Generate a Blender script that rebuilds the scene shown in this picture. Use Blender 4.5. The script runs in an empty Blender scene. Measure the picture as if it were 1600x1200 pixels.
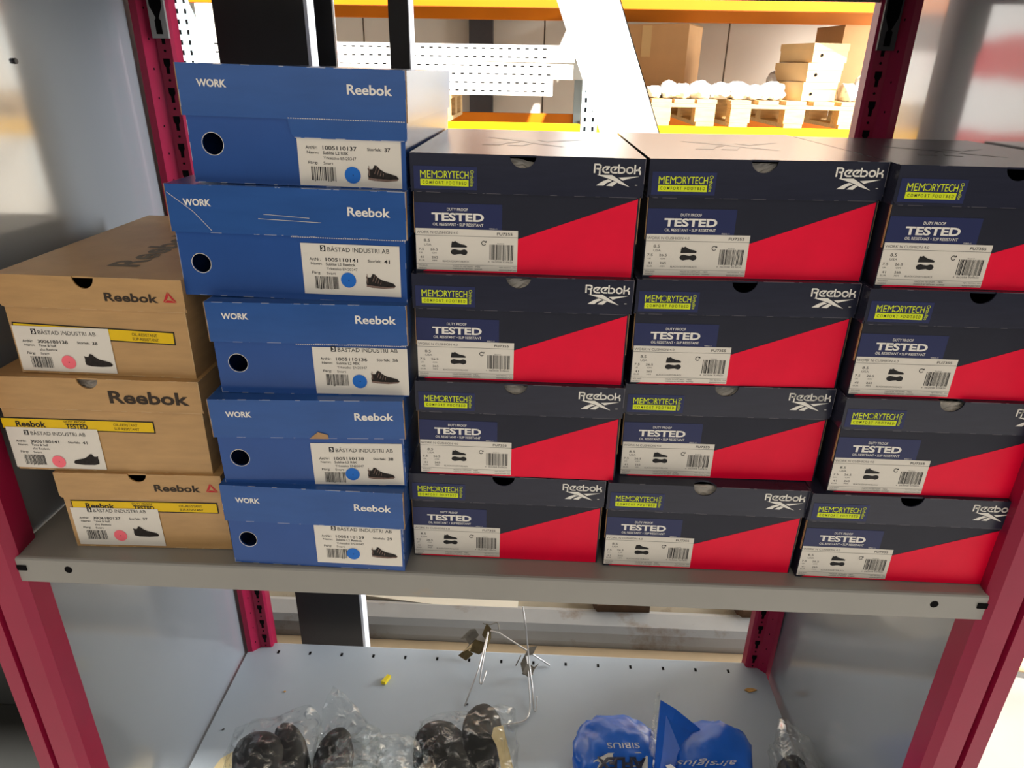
import bpy, bmesh, math, random
from mathutils import Vector, Matrix, noise

random.seed(7)
scene = bpy.context.scene
COL = scene.collection

# ------------------------------------------------------------------ camera
F_PX = 1087.818
CAM = Vector((0.53296, -0.56733, 0.47155))
PIT, YAW, ROL = 0.423041, -0.032036, 0.018168
_f = Vector((math.sin(YAW) * math.cos(PIT), math.cos(YAW) * math.cos(PIT), -math.sin(PIT)))
_r = _f.cross(Vector((0, 0, 1))).normalized()
_u = _r.cross(_f)
CR = math.cos(ROL) * _r + math.sin(ROL) * _u
CU = -math.sin(ROL) * _r + math.cos(ROL) * _u
cam_d = bpy.data.cameras.new('camera')
cam_d.sensor_width = 36.0
cam_d.lens = F_PX * 36.0 / 1600.0
cam_d.clip_start = 0.02
cam_d.clip_end = 60
cam = bpy.data.objects.new('camera', cam_d)
COL.objects.link(cam)
m = Matrix((CR, CU, -_f)).transposed().to_4x4()
m.translation = CAM
cam.matrix_world = m
scene.camera = cam


def ray(px, py):
    return CR * ((px - 800) / F_PX) - CU * ((py - 600) / F_PX) + _f


def at_y(px, py, y):
    d = ray(px, py)
    return CAM + d * ((y - CAM.y) / d.y)


def at_z(px, py, z):
    d = ray(px, py)
    return CAM + d * ((z - CAM.z) / d.z)


# ------------------------------------------------------------------ world, lamps, exposure
scene.view_settings.view_transform = 'Standard'
scene.view_settings.look = 'None'
scene.view_settings.gamma = 1.0
scene.view_settings.use_curve_mapping = False
scene.view_settings.exposure = -0.75
world = bpy.data.worlds.new('hall_light')
scene.world = world
world.use_nodes = True
bg = world.node_tree.nodes['Background']
bg.inputs[0].default_value = (0.90, 0.95, 1.0, 1)
bg.inputs[1].default_value = 0.17


def area(name, loc, target, sx, sy, power, col):
    l = bpy.data.lights.new(name, 'AREA')
    l.shape = 'RECTANGLE'
    l.size, l.size_y = sx, sy
    l.energy = power
    l.color = col
    o = bpy.data.objects.new(name, l)
    COL.objects.link(o)
    o.location = loc
    o.rotation_euler = (Vector(target) - Vector(loc)).to_track_quat('-Z', 'Y').to_euler()
    return o


# strip lamps hanging over the aisle in front of the shelving
area('aisle_lamp', (0.75, -2.1, 2.3), (0.6, 0.0, 0.1), 2.8, 1.0, 14, (1.0, 0.90, 0.76))
# added low fill behind the camera, brightens the fronts and rear posts
area('front_fill', (0.4, -3.1, 0.95), (0.5, 0.2, 0.15), 4.6, 1.5, 43, (1.0, 0.955, 0.89))
# daylight through the open gate at the right
area('gate_light', (6.2, 1.9, 1.2), (1.2, 4.2, 0.4), 3.0, 3.2, 1500, (0.96, 0.98, 1.0))
# the sun reaches the back of the hall through gaps shaped for it
sun_d = bpy.data.lights.new('sun', 'SUN')
sun_d.energy = 29
sun_d.angle = math.radians(1.5)
sun_d.color = (1.0, 0.97, 0.92)
sun = bpy.data.objects.new('sun', sun_d)
COL.objects.link(sun)
sun.rotation_euler = Vector((-0.30, 0.62, -0.70)).to_track_quat('-Z', 'Y').to_euler()


# ------------------------------------------------------------------ helpers
def lin(h):
    h = h.lstrip('#')
    c = [int(h[i:i + 2], 16) / 255 for i in (0, 2, 4)]
    return tuple(v / 12.92 if v <= 0.04045 else ((v + 0.055) / 1.055) ** 2.4 for v in c) + (1,)


def mat(name, col, rough=0.5, spec=0.5, metal=0.0, var=0.08, scale=40, bump=0.0, bscale=300, stretch=None,
        wear=None, coat=0.0, coat_rough=0.25, stain=None):
    """procedural material: colour with soft noise variation, fine relief, optional worn edges and stains"""
    M = bpy.data.materials.new(name)
    M.use_nodes = True
    nt = M.node_tree
    N, L = nt.nodes, nt.links
    b = N['Principled BSDF']
    b.inputs['Roughness'].default_value = rough
    b.inputs['Specular IOR Level'].default_value = spec
    b.inputs['Metallic'].default_value = metal
    b.inputs['Coat Weight'].default_value = coat
    b.inputs['Coat IOR'].default_value = 1.8
    b.inputs['Coat Roughness'].default_value = coat_rough
    c = lin(col)
    tc = N.new('ShaderNodeTexCoord')
    src = tc.outputs['Object']
    if stretch:
        mp = N.new('ShaderNodeMapping')
        mp.inputs['Scale'].default_value = stretch
        L.new(src, mp.inputs['Vector'])
        src = mp.outputs['Vector']
    nz = N.new('ShaderNodeTexNoise')
    nz.inputs['Scale'].default_value = scale
    nz.inputs['Detail'].default_value = 5
    L.new(src, nz.inputs['Vector'])
    mr = N.new('ShaderNodeMapRange')
    mr.inputs['From Min'].default_value = 0.3
    mr.inputs['From Max'].default_value = 0.7
    mr.inputs['To Min'].default_value = 1 - var
    mr.inputs['To Max'].default_value = 1 + var
    L.new(nz.outputs['Fac'], mr.inputs['Value'])
    mx = N.new('ShaderNodeVectorMath')
    mx.operation = 'SCALE'
    mx.inputs[0].default_value = c[:3]
    L.new(mr.outputs['Result'], mx.inputs['Scale'])
    out = mx.outputs['Vector']

    def mixin(fac, colour, out):
        k = N.new('ShaderNodeMix')
        k.data_type = 'RGBA'
        L.new(fac, k.inputs['Factor'])
        L.new(out, k.inputs['A'])
        k.inputs['B'].default_value = lin(colour)
        return k.outputs['Result']

    def math_(op, a, b_=None):
        k = N.new('ShaderNodeMath')
        k.operation = op
        for i, v in enumerate((a, b_)):
            if v is None:
                continue
            if isinstance(v, (int, float)):
                k.inputs[i].default_value = v
            else:
                L.new(v, k.inputs[i])
        return k.outputs[0]
    if stain:
        scol, sscale, lo, hi = stain
        n2 = N.new('ShaderNodeTexNoise')
        n2.inputs['Scale'].default_value = sscale
        n2.inputs['Detail'].default_value = 6
        n2.inputs['Roughness'].default_value = 0.65
        L.new(tc.outputs['Object'], n2.inputs['Vector'])
        r2 = N.new('ShaderNodeMapRange')
        r2.inputs['From Min'].default_value = lo
        r2.inputs['From Max'].default_value = hi
        r2.clamp = True
        L.new(n2.outputs['Fac'], r2.inputs['Value'])
        out = mixin(r2.outputs['Result'], scol, out)
    if wear:
        wcol, width = wear          # width as share of the bounding box
        sep = N.new('ShaderNodeSeparateXYZ')
        L.new(tc.outputs['Generated'], sep.inputs[0])
        tot = None
        for i, wd in enumerate(width):
            d = math_('MINIMUM', sep.outputs[i], math_('SUBTRACT', 1.0, sep.outputs[i]))
            e = math_('LESS_THAN', d, wd)
            tot = e if tot is None else math_('ADD', tot, e)
        edge = math_('GREATER_THAN', tot, 1.5)
        n3 = N.new('ShaderNodeTexNoise')
        n3.inputs['Scale'].default_value = 55
        n3.inputs['Detail'].default_value = 4
        L.new(tc.outputs['Object'], n3.inputs['Vector'])
        g = math_('GREATER_THAN', n3.outputs['Fac'], 0.53)
        out = mixin(math_('MULTIPLY', math_('MULTIPLY', edge, g), 0.75), wcol, out)
    L.new(out, b.inputs['Base Color'])
    if bump:
        nb = N.new('ShaderNodeTexNoise')
        nb.inputs['Scale'].default_value = bscale
        nb.inputs['Detail'].default_value = 3
        L.new(src, nb.inputs['Vector'])
        bp = N.new('ShaderNodeBump')
        bp.inputs['Strength'].default_value = bump
        bp.inputs['Distance'].default_value = 0.001
        L.new(nb.outputs['Fac'], bp.inputs['Height'])
        L.new(bp.outputs['Normal'], b.inputs['Normal'])
    return M


WN = ('#77737a', (0.0025, 0.002, 0.009))
MT = {
    'navy': mat('navy_board', '#252736', 0.24, 0.28, var=0.10, scale=25, bump=0.03, bscale=120, stretch=(1, 1, 8), wear=WN),
    'navy_matt': mat('navy_matt_print', '#2b2d3e', 0.262, 0.28, var=0.05),
    'navy_body': mat('navy_body_board', '#20222f', 0.40, 0.22, var=0.08, scale=25, bump=0.06, bscale=200),
    'red': mat('red_print', '#e80034', 0.45, 0.22, var=0.05, scale=30, bump=0.05, bscale=220),
    'sticker_navy': mat('dark_blue_sticker', '#262d56', 0.35, 0.25, var=0.05),
    'lime': mat('lime_print', '#d3e019', 0.5, 0.3, var=0.04),
    'white_print': mat('white_print', '#e6e2da', 0.5, 0.3, var=0.04),
    'label': mat('label_paper', '#dcd6cb', 0.5, 0.35, var=0.02, scale=15),
    'ink': mat('black_ink', '#1b1a1b', 0.6, 0.3, var=0.1),
    'ink_grey': mat('grey_ink', '#5d5a58', 0.6, 0.3, var=0.1),
    'blue': mat('blue_board', '#2c5596', 0.20, 0.32, var=0.07, scale=18, bump=0.03, bscale=180, stretch=(1, 1, 5),
                wear=('#b9bcc6', (0.0025, 0.0025, 0.010))),
    'blue_body': mat('blue_body_board', '#2a5093', 0.22, 0.30, var=0.06, scale=18, bump=0.03, bscale=200,
                     wear=('#a9afc0', (0.0025, 0.0025, 0.006))),
    'kraft': mat('kraft_board', '#b48d5b', 0.42, 0.5, var=0.09, scale=22, bump=0.12, bscale=160, stretch=(1, 1, 6),
                 wear=('#c4a67c', (0.004, 0.003, 0.012)), stain=('#96713f', 7, 0.60, 0.80)),
    'kraft_edge': mat('kraft_cut_edge', '#a88660', 0.8, 0.2, var=0.15, scale=90),
    'inside': mat('box_inside', '#3a332b', 0.9, 0.1, var=0.1),
    'yellow_strip': mat('yellow_strip_print', '#e2bb0c', 0.5, 0.3, var=0.04),
    'emblem_red': mat('emblem_red_print', '#b8262c', 0.5, 0.3, var=0.06),
    'brown_ink': mat('dark_brown_ink', '#34291f', 0.6, 0.3, var=0.15, scale=120),
    'grey_brown_ink': mat('grey_brown_ink', '#6b604f', 0.6, 0.3, var=0.2, scale=120),
    'dot_blue': mat('blue_dot_paper', '#1468c4', 0.5, 0.3, var=0.03),
    'dot_pink': mat('pink_dot_paper', '#f76f7d', 0.5, 0.3, var=0.03),
    'shoe_dark': mat('shoe_print_dark', '#26211f', 0.6, 0.2, var=0.35, scale=400),
    'shoe_mid': mat('shoe_print_brown', '#806a60', 0.6, 0.2, var=0.2, scale=400),
    'tissue': mat('tissue_paper', '#b9b2a8', 0.6, 0.3, var=0.06, scale=60, bump=0.3, bscale=90),
    'panel': mat('grey_painted_panel', '#7f848a', 0.35, 0.5, var=0.035, scale=6, bump=0.03, bscale=700, coat=1.0, coat_rough=0.09),
    'shelf': mat('grey_painted_shelf', '#8b8983', 0.36, 0.5, var=0.04, scale=9, bump=0.05, bscale=700,
                 stain=('#94897c', 13, 0.66, 0.76)),
    'shelf_backlit': mat('backlit_shelf_grey', '#a6afb7', 0.36, 0.5, var=0.04, scale=9, bump=0.05, bscale=700),  # shelf grey made paler and bluer for cool light from behind
    'shaded_grey': mat('grey_panel_in_shade', '#3f3f3d', 0.5, 0.4, var=0.06, scale=9),  # neighbour bay's grey, darkened so the colour carries its shade
    'crimson': mat('crimson_paint', '#96173d', 0.34, 0.28, var=0.05, scale=14, bump=0.04, bscale=500),
    'dark': mat('dark_hole', '#0c0b0c', 0.9, 0.1, var=0.0),
    'dark_steel': mat('dark_steel', '#3c3a3c', 0.55, 0.5, var=0.15, scale=30),
    'galv': mat('galvanised_steel', '#9b9a97', 0.42, 0.5, metal=0.6, var=0.12, scale=40),
    'black_column': mat('black_painted_steel', '#1b1a1b', 0.55, 0.4, var=0.25, scale=9, bump=0.05, bscale=250),
    'pale_edge': mat('pale_edge_colour', '#c9cdd6', 0.5, 0.4, var=0.05),
    'orange': mat('orange_paint', '#d87400', 0.45, 0.4, var=0.04, scale=5),  # deepened so the upper beam reads as out of the sun
    'yellow': mat('sunlit_orange_paint', '#f7b800', 0.45, 0.4, var=0.04, scale=5),  # lower front beam: overexposed sunlight put into a yellower orange
    'rack_blue': mat('pale_blue_galvanised', '#b9ccd2', 0.45, 0.5, var=0.05, scale=8),
    'white_steel': mat('white_coated_steel', '#e9e6e0', 0.5, 0.4, var=0.03, scale=8),
    'wall': mat('cream_wall_sheet', '#e0d6c6', 0.7, 0.3, var=0.04, scale=3),
    'seam': mat('wall_seam', '#a0968a', 0.8, 0.2),
    'wall_dark': mat('dark_wall_column', '#4a4748', 0.7, 0.3, var=0.05),
    'carton': mat('brown_carton', '#cb9c6b', 0.75, 0.25, var=0.06, scale=6),
    'carton_pale': mat('pale_carton', '#dcb680', 0.75, 0.25, var=0.05, scale=8),
    'wood': mat('pallet_wood', '#c9a877', 0.8, 0.2, var=0.15, scale=12, stretch=(1, 6, 6)),
    'dark_wood': mat('dark_old_wood', '#54402f', 0.85, 0.2, var=0.25, scale=25),
    'plastic_white': mat('white_plastic_wrap', '#e8e6e2', 0.4, 0.5, var=0.04, scale=20, bump=0.3, bscale=40),
    'concrete': mat('concrete_floor', '#7d7871', 0.6, 0.4, var=0.08, scale=4, bump=0.05, bscale=80),
    'dust_beam': mat('dusty_beam', '#918f8b', 0.4, 0.5, var=0.08, scale=10, stain=('#6f5a45', 9, 0.54, 0.70)),
    'dust_board': mat('dusty_board', '#8f8470', 0.8, 0.2, var=0.1, scale=12, stain=('#5f4730', 8, 0.54, 0.70)),
    'cream_board': mat('cream_board', '#d8cdb8', 0.7, 0.3, var=0.04, scale=8),
    'beige_wood': mat('beige_wood_strip', '#bfa581', 0.7, 0.3, var=0.08, scale=10),
    'white_board': mat('white_board_paint', '#f1f0ee', 0.5, 0.4, var=0.02),
    'wire': mat('zinc_wire', '#c9c6c2', 0.35, 0.5, metal=0.7, var=0.1),
    'clip': mat('dull_metal_clip', '#7c766b', 0.45, 0.5, metal=0.5, var=0.25, scale=60),
    'brass': mat('dark_brass_clip', '#6e6040', 0.4, 0.5, metal=0.6, var=0.3, scale=60),
    'yellow_bit': mat('yellow_plastic', '#e6cf1f', 0.4, 0.5, var=0.1),
    'chip': mat('wood_chip', '#b98d50', 0.8, 0.2, var=0.2, scale=100),
    'rubber': mat('black_rubber', '#17181a', 0.6, 0.35, var=0.06, scale=30, bump=0.08, bscale=160),
    'bag_blue': mat('blue_plastic_bag', '#155cc2', 0.28, 0.5, var=0.12, scale=18, bump=0.35, bscale=45),
    'card_cream': mat('cream_card', '#d9c79a', 0.7, 0.2, var=0.05),
    'bag_silver': mat('bag_print_silver', '#c3c3bf', 0.5, 0.4, var=0.08),
    'bag_ink': mat('bag_print_dark', '#22263c', 0.5, 0.4, var=0.08),
    'banner_red': mat('banner_red_cloth', '#c8202c', 0.8, 0.2, var=0.1, scale=5),
}


def clear_plastic(name, gloss):
    M = bpy.data.materials.new(name)
    M.use_nodes = True
    N, L = M.node_tree.nodes, M.node_tree.links
    for n in list(N):
        if n.type != 'OUTPUT_MATERIAL':
            N.remove(n)
    out = [n for n in N if n.type == 'OUTPUT_MATERIAL'][0]
    tr = N.new('ShaderNodeBsdfTransparent')
    tr.inputs[0].default_value = (0.96, 0.965, 0.96, 1)
    gl = N.new('ShaderNodeBsdfGlossy')
    gl.inputs['Color'].default_value = (0.92, 0.93, 0.93, 1)
    gl.inputs['Roughness'].default_value = 0.10
    tc = N.new('ShaderNodeTexCoord')
    nz = N.new('ShaderNodeTexNoise')
    nz.inputs['Scale'].default_value = 38
    nz.inputs['Detail'].default_value = 4
    nz.inputs['Distortion'].default_value = 1.4
    L.new(tc.outputs['Object'], nz.inputs['Vector'])
    bp = N.new('ShaderNodeBump')
    bp.inputs['Strength'].default_value = 0.7
    bp.inputs['Distance'].default_value = 0.006
    L.new(nz.outputs['Fac'], bp.inputs['Height'])
    L.new(bp.outputs['Normal'], gl.inputs['Normal'])
    mr = N.new('ShaderNodeMapRange')
    mr.inputs['From Min'].default_value = 0.52
    mr.inputs['From Max'].default_value = 0.72
    mr.inputs['To Min'].default_value = gloss
    mr.inputs['To Max'].default_value = gloss + 0.40
    L.new(nz.outputs['Fac'], mr.inputs['Value'])
    mx = N.new('ShaderNodeMixShader')
    L.new(mr.outputs['Result'], mx.inputs[0])
    L.new(tr.outputs[0], mx.inputs[1])
    L.new(gl.outputs[0], mx.inputs[2])
    L.new(mx.outputs[0], out.inputs[0])
    return M


MT['clear'] = clear_plastic('clear_plastic_film', 0.025)
MT['clear_dense'] = clear_plastic('clear_plastic_crumpled', 0.10)


def link(o, parent=None):
    COL.objects.link(o)
    if parent is not None:
        o.parent = parent
    return o


def tag(o, label=None, cat=None, group=None, kind=None):
    for k, v in (('label', label), ('category', cat), ('group', group), ('kind', kind)):
        if v:
            o[k] = v
    return o


def empty(name, loc=(0, 0, 0), rot=(0, 0, 0)):
    o = bpy.data.objects.new(name, None)
    o.empty_display_size = 0.03
    o.location = loc
    o.rotation_euler = rot
    return link(o)


def copy_tree(o, parent=None):
    c_ = o.copy()
    link(c_)
    c_.parent = parent
    for ch in list(o.children):
        copy_tree(ch, c_)
    return c_


class MB:
    def __init__(self):
        self.v, self.f = [], []

    def add(self, vs, fs):
        k = len(self.v)
        self.v += [tuple(p) for p in vs]
        self.f += [tuple(i + k for i in f) for f in fs]
        return self

    def box(self, x0, y0, z0, x1, y1, z1):
        return self.add([(x0, y0, z0), (x1, y0, z0), (x1, y1, z0), (x0, y1, z0), (x0, y0, z1), (x1, y0, z1), (x1, y1, z1), (x0, y1, z1)],
                        [(0, 3, 2, 1), (4, 5, 6, 7), (0, 1, 5, 4), (1, 2, 6, 5), (2, 3, 7, 6), (3, 0, 4, 7)])

    def prism(self, pts, a, b, axis='y'):
        """2-D outline extruded from a to b; axis y: pts are (x,z); axis z: (x,y); axis x: (y,z)"""
        n = len(pts)

        def mk(p, t):
            return {'y': (p[0], t, p[1]), 'z': (p[0], p[1], t), 'x': (t, p[0], p[1])}[axis]
        vs = [mk(p, a) for p in pts] + [mk(p, b) for p in pts]
        fs = [tuple(range(n)), tuple(range(2 * n - 1, n - 1, -1))]
        fs += [(i, i + n, (i + 1) % n + n, (i + 1) % n) for i in range(n)]
        return self.add(vs, fs)

    def poly(self, pts):
        return self.add(pts, [tuple(range(len(pts)))])

    def tube(self, path, r, n=8):
        path = [Vector(p) for p in path]
        vs, fs = [], []
        up = Vector((0.13, 0.21, 0.97)).normalized()
        for i, p in enumerate(path):
            d = (path[min(i + 1, len(path) - 1)] - path[max(i - 1, 0)]).normalized()
            s = d.cross(up)
            if s.length < 0.05:
                s = d.cross(Vector((1, 0, 0)))
            s.normalize()
            t = s.cross(d)
            for k in range(n):
                a = 2 * math.pi * k / n
                vs.append(p + s * (r * math.cos(a)) + t * (r * math.sin(a)))
        for i in range(len(path) - 1):
            for k in range(n):
                fs.append((i * n + k, i * n + (k + 1) % n, (i + 1) * n + (k + 1) % n, (i + 1) * n + k))
        fs.append(tuple(range(n - 1, -1, -1)))
        fs.append(tuple(range((len(path) - 1) * n, len(path) * n)))
        return self.add(vs, fs)

    def mesh(self, name):
        me = bpy.data.meshes.new(name)
        me.from_pydata(self.v, [], self.f)
        me.update()
        return me

    def build(self, name, material, parent=None, smooth=False, fix=True):
        me = self.mesh(name)
        if fix:
            bm = bmesh.new()
            bm.from_mesh(me)
            bmesh.ops.recalc_face_normals(bm, faces=bm.faces)
            bm.to_mesh(me)
            bm.free()
        me.materials.append(MT[material])
        if smooth:
            me.polygons.foreach_set('use_smooth', [True] * len(me.polygons))
        return link(bpy.data.objects.new(name, me), parent)


# ------------------------------------------------------------------ lettering
_glyphs = {}


def glyphs(s, bold):
    key = (s, bold)
    if key not in _glyphs:
        cu = bpy.data.curves.new('lettering', 'FONT')
        cu.body = s
        cu.size = 1
        cu.offset = bold
        cu.resolution_u = 3
        cu.fill_mode = 'FRONT'
        ob = bpy.data.objects.new('lettering', cu)
        COL.objects.link(ob)
        dg = bpy.context.evaluated_depsgraph_get()
        me = bpy.data.meshes.new_from_object(ob.evaluated_get(dg))
        vs = [(v.co.x, v.co.y) for v in me.vertices]
        fs = [tuple(p.vertices) for p in me.polygons]
        bpy.data.objects.remove(ob)
        bpy.data.curves.remove(cu)
        bpy.data.meshes.remove(me)
        x0, x1 = min(v[0] for v in vs), max(v[0] for v in vs)
        y0, y1 = min(v[1] for v in vs), max(v[1] for v in vs)
        _glyphs[key] = ([((v[0] - x0) / (x1 - x0), (v[1] - y0) / (y1 - y0)) for v in vs], fs, (x1 - x0) / (y1 - y0))
    return _glyphs[key]


class Print(MB):
    """flat print in mm on the plane y = depth (local x to the right, z up)"""

    def __init__(self, y):
        MB.__init__(self)
        self.y = y

    def p(self, x, z):
        return (x / 1000, self.y, z / 1000)

    def text(self, s, x, z, w, h, bold=0.0, vertical=False):
        vs, fs, asp = glyphs(s, bold)
        if w is None:
            w = asp * h
        if vertical:   # reads downwards
            self.add([self.p(x + v[1] * w, z + h - v[0] * h) for v in vs], fs)
        else:
            self.add([self.p(x + v[0] * w, z + v[1] * h) for v in vs], fs)
        return self

    def rect(self, x0, z0, x1, z1):
        return self.poly([self.p(x0, z0), self.p(x1, z0), self.p(x1, z1), self.p(x0, z1)])

    def shape(self, pts, x, z, w, h):
        return self.poly([self.p(x + q[0] * w, z + q[1] * h) for q in pts])

    def disc(self, x, z, r, n=24, rz=None):
        rz = rz or r
        return self.poly([self.p(x + r * math.cos(2 * math.pi * k / n), z + rz * math.sin(2 * math.pi * k / n)) for k in range(n)])

    def bars(self, x0, z0, x1, z1, seed):
        rr = random.Random(seed)
        x = x0
        while x < x1 - 0.3:
            w = rr.choice((0.3, 0.3, 0.6, 0.9))
            self.rect(x, z0 if rr.random() > 0.12 else z0 - 0.8, min(x + w, x1), z1)
            x += w + rr.choice((0.3, 0.4, 0.7))
        return self

    def stroke(self, pts, wd, sx, sz, x, z):
        P = [(x + q[0] * sx, z + q[1] * sz) for q in pts]
        for a, b in zip(P, P[1:]):
            dx, dz = b[0] - a[0], b[1] - a[1]
            l = math.hypot(dx, dz) or 1
            nx, nz = -dz / l * wd / 2, dx / l * wd / 2
            ex, ez = dx / l * wd * 0.3, dz / l * wd * 0.3
            self.poly([self.p(a[0] - ex + nx, a[1] - ez + nz), self.p(b[0] + ex + nx, b[1] + ez + nz),
                       self.p(b[0] + ex - nx, b[1] + ez - nz), self.p(a[0] - ex - nx, a[1] - ez - nz)])
        return self


VEC = {
    'R': ([[(0, 0.0), (0, 1), (.5, 1), (.68, .88), (.7, .66), (.58, .5), (.25, .5)], [(.46, .5), (.6, .36), (.6, -.2)]], .95),
    'e': ([[(.72, .04), (.3, .04), (.07, .17), (0, .38), (.08, .6), (.32, .74), (.74, .74), (.42, .36)]], .92),
    'b': ([[(0, 1.02), (0, .04), (.42, .04), (.64, .16), (.7, .38), (.6, .6), (.4, .68), (.22, .66)]], .92),
    'o': ([[(.36 + .35 * math.cos(k * .5236), .38 + .36 * math.sin(k * .5236)) for k in range(13)]], .95),
    'k': ([[(0, 1.02), (0, 0)], [(.16, .40), (.42, .46), (.58, .76)], [(.40, .44), (.60, .28), (.62, -.06)]], .7),
}


def vector_word(P, x, z, w, h):
    word = 'Reebok'
    tot = sum(VEC[c_][1] for c_ in word)
    s = w / tot
    for c_ in word:
        for st in VEC[c_][0]:
            P.stroke(st, h * 0.20, s, h, x + s * 0.06, z)
        x += VEC[c_][1] * s


EMB = [[(245, 520), (655, 518), (830, 640), (1150, 878), (860, 775), (690, 680), (450, 590)],
       [(835, 592), (1390, 540), (1050, 640), (955, 680)],
       [(245, 855), (320, 790), (430, 710), (560, 650), (665, 700), (520, 770), (445, 855)],
       [(520, 858), (600, 785), (710, 712), (805, 750), (740, 810), (690, 868)]]
EMB = [[((x - 245) / 1145, (878 - y) / 360) for x, y in s] for s in EMB]
DELTA = [[(0.0, 0.0), (0.40, 1.0), (0.45, 0.64), (0.31, 0.27)],
         [(0.44, 1.0), (1.0, 0.03), (0.66, 0.25), (0.49, 0.64)],
         [(0.05, 0.0), (0.96, 0.0), (0.63, 0.20), (0.33, 0.22)]]
SHOE = [(.02, .12), (0, .35), (.02, .6), (.0, .82), (.07, .74), (.16, .75), (.23, 1.0), (.31, .96), (.40, .76), (.55, .58), (.75, .48),
        (.93, .38), (1, .2), (.95, .07), (.6, 0), (.2, .02)]
SHOE_SOLE = [(0.02, .16), (.0, .05), (.2, -.02), (.6, -.05), (.94, .02), (.99, .12), (.7, .07), (.3, .10)]
SOLE = [(0, .5), (.06, .85), (.22, 1), (.42, .86), (.6, .80), (.8, 1), (.95, .85), (1, .5), (.95, .15), (.8, 0), (.6, .18), (.42, .12), (.22, 0), (.06, .15)]
ICON_SHOE = [(.0, .0), (.02, .55), (.06, .95), (.14, .85), (.28, 1.0), (.4, .78), (.62, .55), (.85, .45), (1, .28), (.99, .05)]


# ------------------------------------------------------------------ shoe boxes
def arc(cx, cz, r, rz, a0, a1, n=10):
    return [(cx + r * math.cos(math.radians(a0 + (a1 - a0) * k / n)), cz + rz * math.sin(math.radians(a0 + (a1 - a0) * k / n))) for k in range(n + 1)]


T = 0.0015     # board thickness
E_ = 0.002     # lid overhang
_boxcache = {}


def carton_meshes(key, W, h, lh, Ln, lid_m, body_m, notch=None, hole=None, top_notch=False, corner=0.0, flap=None):
    """returns (body mesh, lid mesh) of one kind of hollow two-piece shoe box, front face at y=0"""
    if key in _boxcache:
        return _boxcache[key]
    w2 = W / 2
    b = MB()
    zt = h - 0.0022
    # front wall of the body
    if hole:
        cx, cz, r = hole
        b.prism([(-w2, 0), (cx, 0)] + arc(cx, cz, r, r, 270, 90, 12) + [(cx, zt), (-w2, zt)], 0, T)
        b.prism([(cx, 0), (w2, 0), (w2, zt), (cx, zt)] + arc(cx, cz, r, r, 90, -90, 12), 0, T)
    elif notch:
        cx, r, dp = notch
        b.prism([(-w2, 0), (w2, 0), (w2, zt)] + arc(cx, zt, r + .002, dp + .001, 0, -180, 14) + [(-w2, zt)], 0, T)
    else:
        b.box(-w2, 0, 0, w2, T, zt)
    b.box(-w2, T, 0, w2, Ln - T, T)
    b.box(-w2, Ln - T, 0, w2, Ln, zt)
    b.box(-w2, T, T, -w2 + T, Ln - T, zt)
    b.box(w2 - T, T, T, w2, Ln - T, zt)
    l = MB()
    q = w2 + E_
    zb = h - lh
    low = [(-q, zb), (q, zb)]
    if corner:
        low = arc(-q + corner, zb + corner, corner, corner, 180, 270, 5) + arc(q - corner, zb + corner, corner, corner, 270, 360, 5)
    if flap:
        fx, fz = flap
        low = [(-q, zb), (fx, zb), (fx + .002, fz + .003), (fx + .005, fz), (q - .001, fz), (q, fz + .002)]
    top = [(q, h), (-q, h)]
    if notch:
        cx, r, dp = notch
        top = [(q, h)] + arc(cx, h, r, dp, 0, -180, 14) + [(-q, h)]
    l.prism(low + top, -E_, -E_ + T)
    y1 = Ln + E_
    if top_notch and notch:
        cx, r, dp = notch
        l.prism([(q, -E_ + T), (q, y1), (-q, y1), (-q, -E_ + T)] + [(cx + r * math.cos(math.radians(a)), -E_ + T + r * .9 * math.sin(math.radians(a))) for a in range(180, -1, -15)],
                h - T, h, 'z')
    else:
        l.box(-q, -E_ + T, h - T, q, y1, h)
    l.box(-q, y1 - T, zb, q, y1, h - T)
    l.box(-q, -E_ + T, zb, -q + T, y1 - T, h - T)
    l.box(q - T, -E_ + T, zb, q, y1 - T, h - T)
    out = []
    for mb, mm, nm in ((b, body_m, 'body'), (l, lid_m, 'lid')):
        me = mb.mesh(nm)
        bm = bmesh.new()
        bm.from_mesh(me)
        bmesh.ops.recalc_face_normals(bm, faces=bm.faces)
        bm.to_mesh(me)
        bm.free()
        me.materials.append(MT[mm])
        out.append(me)
    _boxcache[key] = tuple(out)
    return _boxcache[key]


def thin_card(name, mtl, parent, x0, z0, x1, z1, y=-0.0002, rot=0.0, curl=None):
    cx, cz = (x0 + x1) / 2, (z0 + z1) / 2
    ca, sa = math.cos(math.radians(rot)), math.sin(math.radians(rot))
    pts = [(cx + (x - cx) * ca - (z - cz) * sa, cz + (x - cx) * sa + (z - cz) * ca) for x, z in ((x0, z0), (x1, z0), (x1, z1), (x0, z1))]
    mb = MB().prism([(x / 1000, z / 1000) for x, z in pts], y, y - 0.00015)
    return mb.build(name, mtl, parent)


def tissue(parent, cx, cz, fill, seed):
    """crumpled wrapping paper bulging behind the finger notch"""
    rr = random.Random(seed)
    n = 9
    vs, fs = [], []
    for j in range(n):
        for i in range(n):
            u, v = i / (n - 1), j / (n - 1)
            x = cx - .016 + .032 * u
            z = cz - .016 + (.016 * fill + .002) * v + .004 * fill * math.sin(3 * u + seed)
            y = .0022 + .004 * v * v + rr.uniform(0, .003)
            vs.append((x, y, min(z, cz - .0035)))
    for j in range(n - 1):
        for i in range(n - 1):
            fs.append((j * n + i, j * n + i + 1, (j + 1) * n + i + 1, (j + 1) * n + i))
    return MB().add(vs, fs).build('tissue_paper', 'tissue', parent)


_shared = {}


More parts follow.
